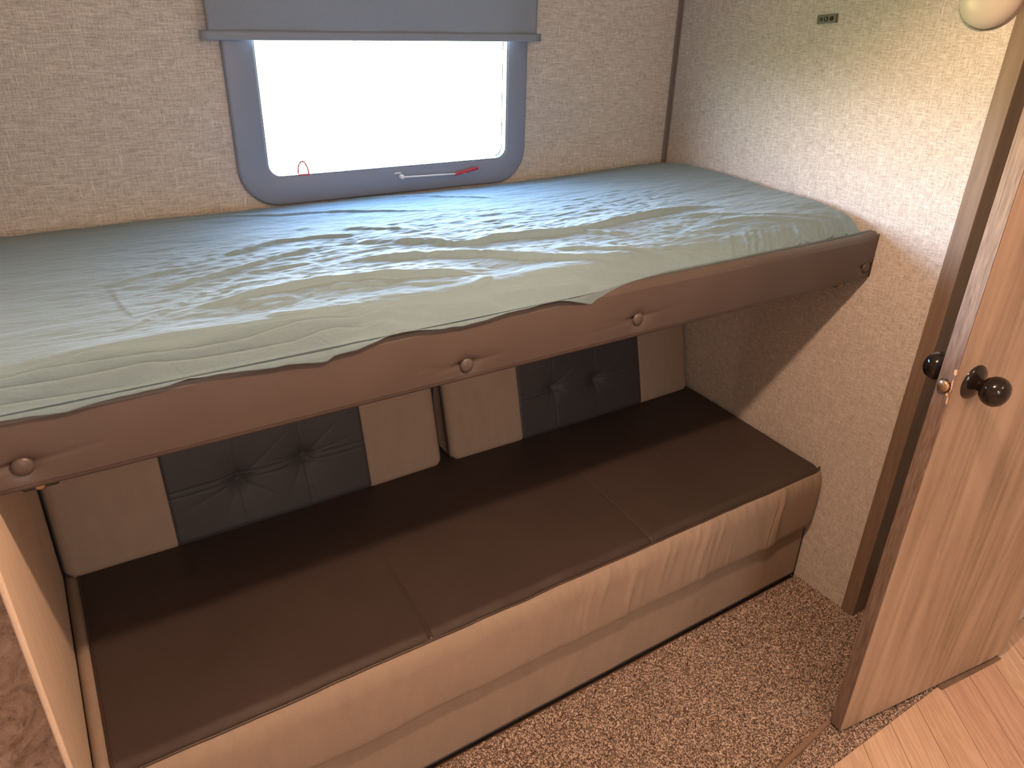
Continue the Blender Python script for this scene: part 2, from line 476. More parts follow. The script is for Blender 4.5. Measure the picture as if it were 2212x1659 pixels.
# ---------------------------------------------------------------- upper bunk
bunk = tag(empty('bunk_bed', (.776, 1.36, .935)), 'long wall-mounted upper bunk with a padded taupe vinyl front rail', 'bunk bed')
local(boxes('base_board', [(XL + .002, XR - .004, 1.010, YB - .002, .945, .963)], M['ply']), bunk)
BUT = [(-.089, .974), (.553, .966), (.933, .976), (1.660, .970)]
def rail():
    # closed section: front face bottom -> top -> back
    xs = np.concatenate([np.linspace(XL + .004, XL + .012, 5), np.linspace(XL + .012, 1.672, 760)[1:], np.linspace(1.672, 1.681, 6)[1:]])
    zb, zt = .938, 1.0525
    t = np.linspace(0, 1, 70)
    prof = []
    for k in np.linspace(0, 1, 8): prof.append((1.004 - .012 * k, zb + .002 * (1 - k)))            # underside, going forward
    rr = .009
    for a in np.linspace(-90, 0, 7)[1:]: prof.append((.992 - .0075 * math.cos(math.radians(a)), zb + rr + rr * math.sin(math.radians(a))))
    for z in np.linspace(zb + rr, zt - .014, 64)[1:]:
        u = (z - zb) / (zt - zb)
        prof.append((.9845 - .0035 * math.sin(math.pi * u), z))
    for a in np.linspace(0, 90, 10)[1:]: prof.append((.998 - .0135 * math.cos(math.radians(a)), zt - .014 + .014 * math.sin(math.radians(a))))
    for k in np.linspace(0, 1, 4)[1:]: prof.append((.998 + .008 * k, zt - .002 * k))
    prof.append((1.0085, zt - .006)); prof.append((1.0085, zb + .004))
    pr = np.array(prof)
    Pm = np.zeros((len(xs), len(pr), 3))
    Pm[..., 0] = xs[:, None]; Pm[..., 1] = pr[None, :, 0]; Pm[..., 2] = pr[None, :, 1]
    X = Pm[..., 0]; Z = Pm[..., 2]
    front = (Pm[..., 1] < .997)
    d = np.zeros_like(X)
    for bx, bz in BUT:
        r2 = ((X - bx) / .020) ** 2 + ((Z - bz) / .017) ** 2
        d += .0085 * np.exp(-r2)
        # creases running sideways from the button
        for sgn, sl in ((-1, -.06), (1, .10), (-1, .10)):
            L = (X - bx) * sgn
            cz = bz + .004 + L * sl
            d += .0026 * np.exp(-((Z - cz) / .0050) ** 2) * np.exp(-(L / .045)) * (L > 0)
    d += .0006 * noise1(X * 1.0 + Z * .6, 4, 2.2)
    d += .0010 * (value_noise2(X * 9, Z * 12, 41))
    Pm[..., 1] += np.where(front, d, 0)
    # rounded ends
    for i in range(len(xs)):
        e = min(xs[i] - xs[0], xs[-1] - xs[i])
        k = max(0, 1 - e / .008)
        if k > 0:
            Pm[i, :, 1] = Pm[i, :, 1] + (1.0 - Pm[i, :, 1]) * .35 * k * k
            Pm[i, :, 2] = Pm[i, :, 2] + (.995 - Pm[i, :, 2]) * .07 * k * k
    # the top right corner is pulled up, the bottom right cut back
    r = S((Pm[..., 0] - 1.60) / .08)
    Pm[..., 2] += .004 * r * (Pm[..., 2] > 1.03)
    return grid_obj('front_rail', Pm, M['rail'], close_j=True, caps=True)
fr = local(rail(), bunk)
for bx, bz in BUT:
    o = lathe('button', [(0, .0045), (.005, .0043), (.010, .0030), (.0128, .0008), (.0130, -.002)], M['rail'], None, 'y-', 32, (bx, .9865, bz))
    local(o, bunk)
# thin dark edging on the right end of the rail
pe = [(1.6825, .9875, z) for z in np.linspace(.945, 1.05, 12)]
local(tube('end_piping', pe, .0022, M['brownpipe'], None, 8), bunk)
# folding brackets under the board, near each end
for bx in (-.078, 1.594):
    o = local(boxes('bracket', [(bx - .022, bx + .022, 1.0, 1.10, .928, .945)], M['blackhole'], bev=.004), bunk)
    s_ = lathe('bolt', [(0, .008), (.004, .0075), (.007, .004), (.008, 0)], M['brass'], None, 'y-', 20, (bx, 1.004, .934))
    s_.parent = o

# ---------------------------------------------------------------- mattress + sheet
mt = boxes('mattress', [(XL + .006, 1.640, 1.040, YB - .012, .963, 1.048)], M['beige'], bev=.02)
tag(mt, 'thin bunk mattress hidden under the sage sheet', 'mattress')

def base(x, y):
    top = 1.100 + .012 * S((x - 1.1) / .5) * S((y - 1.2) / .3) - .012 * S((y - 1.60) / .14) - .018 * (1 - S((y - 1.0) / .2)) * S((x - .7) / .5)
    top = top - .005 * (1 - S((y - 1.02) / .10))
    y0 = .976 + .034 * S((x - .75) / .3)
    t = np.clip((y - y0) / .058, 0, 1)
    front = 1 - (1 - t) ** 2.0
    return 1.050 + (top - 1.050) * front

RIDGES = [
 (0.0062,0.03,0.01,[(0.223,1.328),(0.269,1.35),(0.367,1.394),(0.437,1.391),(0.508,1.377),(0.517,1.342)]),
 (0.0068,0.03,0.011,[(0.109,1.211),(0.155,1.218),(0.199,1.236),(0.246,1.257),(0.299,1.276),(0.35,1.302),(0.375,1.305),(0.439,1.329),(0.464,1.32)]),
 (0.0112,0.04,0.012,[(0.46,1.304),(0.482,1.321),(0.524,1.314),(0.588,1.281),(0.627,1.253),(0.661,1.214),(0.682,1.203),(0.713,1.209),(0.751,1.223),(0.804,1.214),(0.877,1.197),(0.93,1.194),(1.002,1.204),(1.088,1.223),(1.174,1.233),(1.248,1.235),(1.301,1.23),(1.371,1.211),(1.41,1.197)]),
 (0.005,0.02,0.008,[(0.943,1.21),(0.949,1.175),(0.974,1.154),(1.014,1.127)]),
 (0.0112,0.035,0.012,[(0.392,1.22),(0.449,1.22),(0.504,1.21),(0.568,1.186),(0.609,1.168),(0.663,1.146),(0.728,1.098),(0.828,1.055),(0.896,1.036),(0.978,1.028),(1.046,1.017),(1.06,0.982)]),
 (0.0081,0.03,0.01,[(0.776,1.1),(0.81,1.103),(0.846,1.097),(0.924,1.07),(0.998,1.052),(1.047,1.038),(1.09,1.023),(1.107,0.985)]),
 (0.0043,0.02,0.007,[(1.073,1.04),(1.114,1.032),(1.146,1.017),(1.156,0.997)]),
 (0.0112,0.04,0.012,[(0.134,1.099),(0.173,1.109),(0.217,1.112),(0.267,1.122),(0.319,1.13),(0.369,1.126),(0.419,1.116),(0.471,1.108),(0.523,1.094),(0.564,1.083),(0.593,1.068),(0.615,1.05),(0.631,1.025)]),
 (0.0093,0.025,0.012,[(0.65,1.028),(0.677,1.018),(0.71,1.014),(0.748,1.014),(0.774,1.016),(0.822,1.011),(0.861,1.008),(0.901,1.005)]),
 (0.0087,0.025,0.011,[(0.606,1.002),(0.645,1.006),(0.681,1.007),(0.728,1.004),(0.79,1.003),(0.844,1.004),(0.901,1.004),(0.96,1.003),(0.977,0.965)]),
 (0.0099,0.025,0.012,[(0.545,1.0),(0.593,0.995),(0.637,0.992),(0.684,0.992),(0.731,0.989),(0.778,0.986),(0.832,0.986)]),
 (0.0112,0.025,0.014,[(0.334,1.0),(0.347,1.005),(0.391,1.0),(0.443,0.999),(0.516,0.992),(0.559,0.987),(0.591,0.987),(0.609,0.983),(0.633,0.978)]),
 (0.0074,0.025,0.01,[(0.209,1.021),(0.229,1.024),(0.266,1.028),(0.303,1.024),(0.35,1.02),(0.394,1.008),(0.434,1.002)]),
 (0.0056,0.02,0.009,[(0.394,1.028),(0.433,1.024),(0.485,1.018),(0.516,1.012),(0.541,1.004)]),
 (0.0087,0.025,0.012,[(0.5,1.005),(0.512,1.004),(0.532,0.999),(0.573,1.011),(0.599,1.023),(0.638,1.034)]),
 (0.005,0.02,0.008,[(0.313,1.078),(0.348,1.096),(0.38,1.099),(0.42,1.092),(0.468,1.077)]),
 (0.0115,0.03,0.016,[(-0.085,1.002),(-0.042,1.008),(-0.005,1.009),(0.051,1.017),(0.117,1.02),(0.185,1.012),(0.256,1.001),(0.308,0.991),(0.352,0.982),(0.375,0.977),(0.4,0.964)]),
 (0.0031,0.015,0.01,[(-0.004,1.01),(0.045,0.999),(0.09,0.99),(0.137,0.979)]),
 (0.0062,0.02,0.008,[(-0.086,0.999),(-0.058,1.001),(0.013,0.995),(0.059,0.99),(0.12,0.979)]),
 (0.0037,0.03,0.02,[(0.123,1.662),(0.208,1.658),(0.312,1.647),(0.431,1.595),(0.492,1.587),(0.593,1.551),(0.68,1.511),(0.772,1.475)]),
 (0.0037,0.02,0.01,[(0.497,1.425),(0.538,1.415),(0.595,1.386),(0.645,1.344)]),
 (0.0031,0.03,0.02,[(0.58,1.728),(0.69,1.714),(0.834,1.593),(0.966,1.512)]),
 (0.0043,0.02,0.012,[(1.154,1.19),(1.217,1.19),(1.32,1.161),(1.393,1.132),(1.501,1.1),(1.564,1.072),(1.629,1.046)]),
 (0.0043,0.02,0.012,[(1.225,1.133),(1.306,1.13),(1.376,1.116),(1.444,1.097),(1.504,1.07),(1.57,1.045)]),
 (0.0062,0.012,0.01,[(1.288,0.982),(1.319,1.011),(1.308,1.028),(1.247,1.026)]),
 (0.0074,0.012,0.01,[(1.367,0.978),(1.454,1.01),(1.445,1.025),(1.42,1.039)]),
 (0.0062,0.012,0.008,[(1.505,0.998),(1.547,1.016),(1.567,1.029)]),
 (0.0043,0.01,0.008,[(1.559,0.995),(1.607,1.011),(1.63,1.017)]),
 (0.0012,0.012,0.012,[(0.068,1.264),(0.074,1.165),(0.083,1.09),(0.088,1.048)]),
 (0.0037,0.015,0.01,[(0.027,1.053),(0.082,1.08),(0.137,1.124),(0.183,1.166),(0.244,1.163)]),
 (0.0062,0.02,0.01,[(0.347,0.992),(0.405,0.988),(0.444,0.982)]),
 (0.0037,0.02,0.01,[(0.247,1.237),(0.324,1.238),(0.406,1.239)]),
 (0.0037,0.015,0.008,[(0.078,1.275),(0.136,1.297),(0.202,1.303)]),
 (0.005,0.02,0.01,[(0.21,1.085),(0.28,1.091),(0.313,1.078)]),
 (0.0043,0.015,0.008,[(0.462,1.068),(0.535,1.045),(0.602,1.023)]),
]


def sheet():
    nx, ny = 1050, 600
    xs = np.linspace(XL + .002, 1.684, nx)
    v = np.linspace(0, 1, ny) ** 1.25
    X = np.repeat(xs[:, None], ny, 1)
    y0 = .976 + .034 * S((X - .75) / .3)
    Y = y0 + (YB - .003 - y0) * v[None, :]
    Z = base(X, Y)
    H = np.zeros_like(Z)
    for (h, wb, wf, pts) in RIDGES:
        if len(pts) < 2: continue
        p = np.array(pts)
        wbb = .010 + wb * .75; wff = max(h * 1.1, .006)
        x_lo, x_hi = p[:, 0].min() - .06, p[:, 0].max() + .06
        i0, i1 = np.searchsorted(xs, [x_lo, x_hi])
        if i1 - i0 < 2: continue
        Xs, Ys = X[i0:i1], Y[i0:i1]
        best = np.full(Xs.shape, 9.); bt = np.zeros_like(Xs); side = np.zeros_like(Xs)
        seg = np.linalg.norm(np.diff(p, axis=0), axis=1); cum = np.concatenate([[0], np.cumsum(seg)]); tot = cum[-1]
        vertical = abs(p[-1, 1] - p[0, 1]) > abs(p[-1, 0] - p[0, 0])
        for k in range(len(p) - 1):
            a, b = p[k], p[k + 1]; dv = b - a; L2 = max((dv ** 2).sum(), 1e-9)
            t = np.clip(((Xs - a[0]) * dv[0] + (Ys - a[1]) * dv[1]) / L2, 0, 1)
            dx = Xs - (a[0] + t * dv[0]); dy = Ys - (a[1] + t * dv[1])
            d = np.hypot(dx, dy); m = d < best
            best[m] = d[m]; bt[m] = (cum[k] + t[m] * seg[k])
            sg = dv[0] * dy - dv[1] * dx
            if dv[0] < 0: sg = -sg
            side[m] = np.sign(sg)[m]
        end = S(bt / max(.03, tot * .22)) * S((tot - bt) / max(.03, tot * .22))
        end = .12 + .88 * end
        w = np.where(side > 0, wbb, wff)
        q = best / w
        capend = np.where((bt <= 1e-6) | (bt >= tot - 1e-6), 1, 0)
        g = np.where(side > 0, np.exp(-q ** 1.15), (1 - S(q * .5 + .0) * 2 * .5) * 0 + np.clip(1 - q, 0, 1) ** 1.0) * end
        g = np.where((side <= 0), np.clip(g, 0, 1), g)
        H[i0:i1] = np.maximum(H[i0:i1], h * g)
    # broad soft undulation + small creases running along the bed
    und = .0030 * value_noise2(X * 5, Y * 9, 51) + .0022 * value_noise2(X * 12, Y * 34, 52)
    mid = S((X + .05) / .25) * (1 - .75 * S((X - 1.15) / .35)) * (1 - .8 * S((Y - 1.30) / .22))
    cre = .0034 * value_noise2(X * 22 + 3 * value_noise2(X * 6, Y * 20, 57), Y * 95, 53) + .0018 * value_noise2(X * 60, Y * 190, 54)
    cre2 = .0012 * value_noise2(X * 70 + Y * 40, Y * 110, 55)
    Z = Z + H + und * (.4 + .6 * S((Y - 1.0) / .1)) + cre * (.25 + .75 * mid) * S((Y - 1.01) / .05) + cre2 * mid
    # gathers at the right front corner
    gth = S((X - 1.17) / .08) * (1 - S((X - 1.63) / .04)) * np.exp(-((Y - 1.015) / .035) ** 2)
    ph = (X - (Y - 1.0) * .8)
    Z += gth * .0105 * (noise1(ph, 61, 17, 2))
    # folds lying along the front edge at the left
    lf = (1 - S((X - .30) / .15)) * np.exp(-((Y - .992) / .016) ** 2)
    Z += lf * .009 * np.sin((Y - .976) * 560 + X * 7 + 1.2 * np.sin(X * 9))
    # mattress ends
    Z -= .045 * np.clip((X - 1.645) / .039, 0, 1) ** 2.6
    Z -= .02 * np.clip((Y - (YB - .03)) / .03, 0, 1) ** 2
    # right front corner drops round
    cr = np.clip((X - 1.625) / .059, 0, 1) * np.clip((1.065 - Y) / .055, 0, 1)
    Z -= .030 * cr ** 1.6
    # keep clear of the padded rail
    railtop = np.where(Y < 1.012, 1.0545, 0)
    Z = np.maximum(Z, railtop)
    # ---- skirt: hem hanging over / tucked behind the rail
    hem_x = [-.13, -.094, -.024, .032, .094, .119, .175, .244, .29, .31, .322, .358, .406, .43, .54, .60, .70, 1.7]
    hem_z = [1.036, 1.040, 1.034, 1.040, 1.040, 1.046, 1.040, 1.034, 1.028, 1.026, 1.033, 1.033, 1.048, 1.050, 1.036, 1.042, 1.048, 1.046]
    hz = .0055 + np.interp(xs, hem_x, hem_z) + .0015 * noise1(xs, 71, 9)
    over = 1 - S((xs - .72) / .12)
    rows = []
    z_e = Z[:, 0]; y_e = Y[:, 0]
    nk = 12
    for k in range(nk, 0, -1):
        t = k / nk
        # over the rail: bulge out then hang ; behind: go straight down
        yo = y_e + .004 - .004 * np.sin(t * math.pi * .6)
        zo = z_e + (hz - z_e) * t
        yb = y_e + .004 * t; zb2 = z_e - .03 * t
        yk = yo * over + yb * (1 - over); zk = zo * over + zb2 * (1 - over)
        if k == nk: yk = yk + .0035 * over; zk = zk + .0006
        rows.append(np.stack([xs, yk, zk], -1))
    sk = np.stack(rows, 1)
    P = np.concatenate([sk, np.stack([X, Y, Z], -1)], 1)
    # right-hand side drop
    R = P[-1:].copy(); R[..., 2] -= .05; R[..., 0] -= .004
    P = np.concatenate([P, R], 0)
    o = grid_obj('fitted_sheet', P, M['sheet'])
    s = o.modifiers.new('thick', 'SOLIDIFY'); s.thickness = .0009; s.offset = -1
    return o
tag(sheet(), 'crumpled sage green fitted sheet spread over the upper bunk', 'bed sheet')
# ---------------------------------------------------------------- sofa under the bunk
sofa = tag(empty('sofa', (.776, 1.28, 0)), 'low beige and dark brown vinyl jackknife sofa under the upper bunk', 'sofa')
SEAM = [(.482, 1.0, .040), (1.068, .7, .03)]
def seat_z(X, Y):
    z = .416 + .0 * X
    z = z - .027 * np.clip((1.50 - Y) / .52, 0, 1) ** 1.15 - .006 * S((1.01 - Y) / .03)
    for sx, a, w in SEAM:
        cx = sx - .014 * S((1.25 - Y) / .28) + .004 * np.sin(Y * 14)
        fade = S((1.34 - Y) / .18) * a
        z = z - .0045 * fade * np.exp(-((X - cx) / .0028) ** 2) - .0040 * fade * np.exp(-((X - cx) / w) ** 2)
    z += .0016 * value_noise2(X * 4, Y * 6, 81) + .0012 * value_noise2(X * 10, Y * 9, 82)
    # short pulls near the front seam
    pl = np.exp(-((Y - 1.01) / .05) ** 2)
    z += pl * .0012 * noise1(X + (Y - 1) * .5, 83, 6)
    return z
def seat_top():
    x0, x1 = -.101, 1.683
    xs = np.linspace(x0, x1, 620)
    yb, yf = 1.60, .9815
    ys = np.concatenate([np.linspace(yb, 1.06, 90), np.linspace(1.06, yf, 50)[1:]])
    X, Y = np.meshgrid(xs, ys, indexing='ij')
    Z = seat_z(X, Y)
    # front edge wobbles a little with the pulled fabric
    wob = .0022 * noise1(xs, 84, 3.0)[:, None] * S((1.05 - Y) / .06)
    Z = Z + wob
    # rounded right front corner, turned down along the wall
    e = np.clip((X - 1.668) / .015, 0, 1); Z = Z - .010 * e ** 2
    cr = np.clip((X - 1.650) / .033, 0, 1) * np.clip((1.04 - Y) / .06, 0, 1)
    Y = Y + .010 * cr ** 2
    P = np.stack([X, Y, Z], -1)
    # underside
    back = P[:, :1].copy(); back[..., 2] = .33
    frn = P[:, -1:].copy(); frn[..., 2] = .33; frn[..., 1] += .02
    P = np.concatenate([P, frn, back], 1)
    return grid_obj('seat_top', P, M['seat'], close_j=True, caps=True)
st = local(seat_top(), sofa)
def pleat(X, Z):
    u = X + (.385 - Z) * .42 - .25 * (.385 - Z) ** 2 * 6
    win = S((X - .62) / .25) * (1 - S((X - 1.56) / .06))
    r = np.random.RandomState(12)
    d = np.zeros_like(X)
    for k in range(30):
        c = .66 + .90 * r.rand(); w = .004 + .010 * r.rand(); a = .25 + .75 * r.rand()
        zc = .20 + .16 * r.rand(); zl = .05 + .08 * r.rand()
        d += a * np.exp(-((u - c) / w) ** 2) * np.exp(-((Z - zc) / zl) ** 2)
    return d * win
def front_border():
    xs = np.linspace(XL + .002, 1.683, 900)
    prof = [(1.05, .374), (.992, .379), (.984, .3835), (.9800, .3835), (.9755, .380), (.9705, .373), (.966, .363), (.9635, .350)]
    for z in np.linspace(.345, .225, 26): prof.append((.9625 - .0015 * math.sin((.345 - z) / .12 * math.pi), z))
    prof += [(.9635, .215), (.966, .206), (.970, .200), (.976, .1965), (.990, .195), (1.05, .195)]
    pr = np.array(prof)
    P = np.zeros((len(xs), len(pr), 3)); P[..., 0] = xs[:, None]; P[..., 1] = pr[None, :, 0]; P[..., 2] = pr[None, :, 1]
    X, Z = P[..., 0], P[..., 2]
    wob = .0022 * noise1(xs, 84, 3.0)[:, None] * S((Z - .30) / .07)
    f = (P[..., 1] < .986)
    P[..., 1] -= np.where(f, .0042 * pleat(X, Z) + .0008 * noise1(X, 85, 2) + .0012 * value_noise2(X * 22, Z * 9, 86) * S((.385 - Z) / .05), 0)
    # little gathers right below the seam
    P[..., 1] -= np.where(f, .0011 * np.clip(noise1(X, 87, 26, 2), -1, 1) * np.exp(-((Z - .368) / .014) ** 2) * S((X - .55) / .3), 0)
    P[..., 2] += wob
    P[..., 2] += np.where(Z < .23, .0030 * noise1(X, 88, 3.2), 0)
    # right end: tucks in
    e = np.clip((X - 1.655) / .028, 0, 1)
    P[..., 1] += np.where(f, .012 * e ** 2.5, 0)
    return grid_obj('front_border', P, M['beige'], close_j=True, caps=True)
local(front_border(), sofa)
# beige strip down the left side of the seat
ys = np.linspace(.985, 1.58, 120)
a = np.linspace(0, 1, 9)
P = np.zeros((len(ys), 13, 3))
sec = [(-.1285, .34), (-.1285, .395), (-.1265, .4035), (-.122, .409), (-.116, .412), (-.110, .4125), (-.105, .4115), (-.1015, .409), (-.0985, .403), (-.0985, .34), (-.105, .335), (-.115, .335), (-.122, .335)]
for i, y in enumerate(ys):
    dz = .416 * 0 - .027 * min(1, max(0, (1.50 - y) / .52)) ** 1.15 - .006 * float(S((1.01 - y) / .03))
    for j, (x, z) in enumerate(sec): P[i, j] = (x, y, z + dz)
local(grid_obj('side_border', P, M['beige'], close_j=True, caps=True), sofa)
# piping along the front and side seams
xs = np.linspace(-.099, 1.682, 300)
wv = .0022 * noise1(xs, 84, 3.0)
pts = [(x, .9800 + (.010 * max(0, (x - 1.650) / .033) ** 2), .3862 + w) for x, w in zip(xs, wv)]
local(tube('front_piping', pts, .0026, M['brownpipe'], None, 8), sofa)
pts = [(-.1005, y, float(seat_z(np.array(-.1), np.array(y))) + .0005) for y in np.linspace(.981, 1.52, 60)]
local(tube('side_piping', pts, .0022, M['brownpipe'], None, 8), sofa)

# base with a fabric front
def sofa_base():
    xs = np.linspace(XL + .004, 1.676, 700)
    prof = [(1.5, .20), (.989, .20)] + [(.986, z) for z in np.linspace(.195, .016, 28)] + [(.989, .013), (1.5, .013)]
    pr = np.array(prof)
    P = np.zeros((len(xs), len(pr), 3)); P[..., 0] = xs[:, None]; P[..., 1] = pr[None, :, 0]; P[..., 2] = pr[None, :, 1]
    X, Z = P[..., 0], P[..., 2]
    f = (P[..., 1] < .988)
    u = X + (.2 - Z) * .55
    d = .0028 * np.clip(noise1(u, 91, 5, 2), 0, 1) * S((X - .72) / .15) * (1 - S((X - 1.28) / .15)) + .0012 * value_noise2(X * 7, Z * 8, 92)
    P[..., 1] -= np.where(f, d, 0)
    return grid_obj('base', P, M['beige'], close_j=True, caps=True)
local(sofa_base(), sofa)
local(boxes('kick_strip', [(XL + .006, 1.672, .991, 1.02, -.004, .014)], M['blackpipe']), sofa)
local(tube('base_piping', [(1.6765, .986, z) for z in np.linspace(.004, .195, 8)], .0022, M['brownpipe'], None, 8), sofa)
local(tube('base_piping', [(x, .987, .0125) for x in np.linspace(XL + .005, 1.676, 8)], .0022, M['blackpipe'], None, 8), sofa)
# hinge cover between seat and base at the right end
V = [(1.655, .985, .200), (1.683, .975, .215), (1.683, 1.10, .215), (1.655, 1.10, .200), (1.650, 1.0, .150), (1.676, 1.0, .150), (1.676, 1.10, .150), (1.650, 1.10, .150)]
local(new_mesh('end_gusset', V, [(0, 1, 2, 3), (4, 7, 6, 5), (0, 4, 5, 1), (1, 5, 6, 2), (2, 6, 7, 3), (3, 7, 4, 0)], M['seat'], smooth=False), sofa)

# backrest cushions: front face bottom at y~1.49, leaning back
def back_y(z): return 1.492 + (z - .415) * .245
def cushion(x0, x1, px0, px1, tufts, seams):
    root_mat = M['beige']
    z0, z1, th = .409, .845, .105
    dark_in = []
    def face(X, Z, inset=0):
        ex = np.minimum(X - x0, x1 - X); ez = np.minimum(Z - z0, z1 - Z)
        r = .022
        # distance to a rounded rectangle's edge
        qx = np.clip(r - ex, 0, r); qz = np.clip(r - ez, 0, r)
        e = r - np.hypot(qx, qz)
        e = np.clip(e, 0, r)
        y = back_y(Z) + .020 * (1 - np.sqrt(np.clip(1 - (1 - e / r) ** 2, 0, 1)))
        cx = (X - x0) / (x1 - x0)
        y = y - .006 * np.sin(np.clip(cx, 0, 1) * math.pi)
        for tx, tz in tufts:
            r2 = ((X - tx) ** 2 + (Z - tz) ** 2)
            y = y + .012 * np.exp(-r2 / .022 ** 2) + .006 * np.exp(-r2 / .06 ** 2)
            for ang, ln in ((195, .06), (170, .05), (10, .07), (35, .08), (-35, .05), (-80, .05), (100, .05), (-120, .04)):
                ca, sa = math.cos(math.radians(ang)), math.sin(math.radians(ang))
                L = (X - tx) * ca + (Z - tz) * sa; D = -(X - tx) * sa + (Z - tz) * ca
                y = y + .0022 * np.exp(-(D / .0035) ** 2) * np.exp(-L / ln) * (L > 0) * S(L / .004)
            y = y + .0018 * np.exp(-((X - tx) / .0020) ** 2) * (X > px0) * (X < px1)      # vertical seam
            y = y + .0018 * np.exp(-((Z - tz) / .0020) ** 2) * (X > px0) * (X < px1)      # horizontal seam
        for sx in (px0, px1):
            y = y + .0028 * np.exp(-((X - sx) / .003) ** 2)
        y = y + .0016 * value_noise2(X * 8, Z * 8, int(x0 * 100) + 105)
        return y
    def outline(X, Z):
        r = .022
        qx = np.clip(x0 + r - X, 0, r) - np.clip(X - (x1 - r), 0, r)
        return X, Z
    xs = np.concatenate([np.linspace(x0, x0 + .025, 12), np.linspace(x0 + .025, x1 - .025, 330)[1:-1], np.linspace(x1 - .025, x1, 12)])
    zs = np.concatenate([np.linspace(z0, z0 + .025, 12), np.linspace(z0 + .025, z1 - .025, 170)[1:-1], np.linspace(z1 - .025, z1, 12)])
    X, Z = np.meshgrid(xs, zs, indexing='ij')
    Y = face(X, Z)
    # round the outline in the x-z plane by squeezing corner points inwards
    cxm, czm, r = (x0 + x1) / 2, (z0 + z1) / 2, .022
    ux = np.clip(np.abs(X - cxm) - ((x1 - x0) / 2 - r), 0, r) / r; uz = np.clip(np.abs(Z - czm) - ((z1 - z0) / 2 - r), 0, r) / r
    fx = ux * np.sqrt(1 - uz ** 2 / 2); fz = uz * np.sqrt(1 - ux ** 2 / 2)
    X2 = X + np.sign(X - cxm) * (fx - ux) * r; Z2 = Z + np.sign(Z - czm) * (fz - uz) * r
    P = np.stack([X2, Y, Z2], -1)
    n, m = X.shape
    # body: beige, with the border wrapped to the back; faces in the centre band take the charcoal vinyl
    i_dark = (xs[:-1] + xs[1:]) / 2
    V = P.reshape(-1, 3)
    ii, jj = np.meshgrid(np.arange(n - 1), np.arange(m - 1), indexing='ij')
    q = np.stack([ii * m + jj, (ii + 1) * m + jj, (ii + 1) * m + jj + 1, ii * m + jj + 1], -1)
    dark = (i_dark[ii] > px0) & (i_dark[ii] < px1)
    # rim loop
    rim = [(i, 0) for i in range(n)] + [(n - 1, j) for j in range(1, m)] + [(i, m - 1) for i in range(n - 2, -1, -1)] + [(0, j) for j in range(m - 2, 0, -1)]
    rp = np.array([P[i, j] for i, j in rim])
    rb = rp.copy(); rb[:, 1] += th
    k = len(rim)
    base_f = q[~dark].reshape(-1, 4).tolist()
    V1 = V.tolist() + rb.tolist(); off = len(V)
    idx = [i * m + j for i, j in rim]
    side = [(idx[a], off + a, off + (a + 1) % k, idx[(a + 1) % k]) for a in range(k)]
    c = new_mesh('backrest_cushion', V1, base_f + side + [list(range(off, off + k))], M['beige'])
    c.parent = sofa; c.matrix_parent_inverse = Matrix.Translation(-Vector(sofa.location))
    d_f = q[dark].reshape(-1, 4)
    used = np.unique(d_f); mp = {int(a): b for b, a in enumerate(used)}
    pnl = new_mesh('centre_panel', V[used].tolist(), [[mp[int(t)] for t in f] for f in d_f], M['panel'], c)
    tag(pnl, 'tufted charcoal vinyl centre panel')
    # black piping round the front edge
    lp = rp[::3].copy(); lp[:, 1] += -.001
    o = tube('edge_piping', [tuple(p) for p in lp], .0036, M['blackpipe'], c, 6, closed=True)
    return c
cushion(-.124, .764, .098, .558, [(.251, .525), (.404, .539)], [])
cushion(.792, 1.668, 1.018, 1.462, [(1.140, .538), (1.290, .526)], [])
local(boxes('back_panel', [(XL + .004, 1.68, 1.60, 1.70, .20, .86)], M['blackpipe']), sofa)

# ---------------------------------------------------------------- wall outlet and wall light
out = tag(empty('wall_outlet', (XR, 1.2485, 1.506)), 'small dark grey outlet plate high on the right wall', 'outlet')
out.rotation_euler = (math.radians(-4.5), 0, 0)
boxes('plate', [(-.0045, 0, -.0265, .0265, -.0095, .0095)], M['outlet'], out, bev=.0008)
for yy, mt_ in ((.0150, M['chrome']), (.0015, M['chrome']), (-.0135, M['outletdark'])):
    rr = .0032 if yy > .01 else .0046
    o = lathe('socket', [(rr, 0), (rr + .0006, .0010), (rr - .0010, .0016), (rr - .0018, .0002), (0, .0)], M['outletdark'], out, 'x-', 24, (-.0045, yy, 0))
    if yy > 0: lathe('pin', [(0, .0016), (rr * .4, .0013), (rr * .45, 0)], M['chrome'], o, 'x-', 16)
wl = tag(empty('wall_light', (XR, .878, 1.555)), 'round frosted white dome light on the right wall beside the jamb', 'wall light')
lathe('backplate', [(0, .003), (.0625, .003), (.0635, .0015), (.0635, 0)], M['trimgrey'], wl, 'x-', 64)
lathe('dome', [(.0600, .003), (.0605, .007), (.0595, .013), (.0565, .0195), (.0505, .026), (.0415, .0315), (.030, .0355), (.016, .038), (0, .0388)], M['dome'], wl, 'x-', 64)

# ---------------------------------------------------------------- door
dv = Vector((1.904 - 1.315, .485 - .563, 0)); ang = math.atan2(dv.y, dv.x)
door = tag(empty('door_1', (1.315, .563, 0), ang), 'open oak laminate door with round dark bronze knobs', kind='structure')
DW, DT, DH = .594, .0325, 1.865
def slab(name, x0, x1, y0, y1, z0, z1, mat, bev):
    return boxes(name, [(x0, x1, y0, y1, z0, z1)], mat, door, bev=bev)
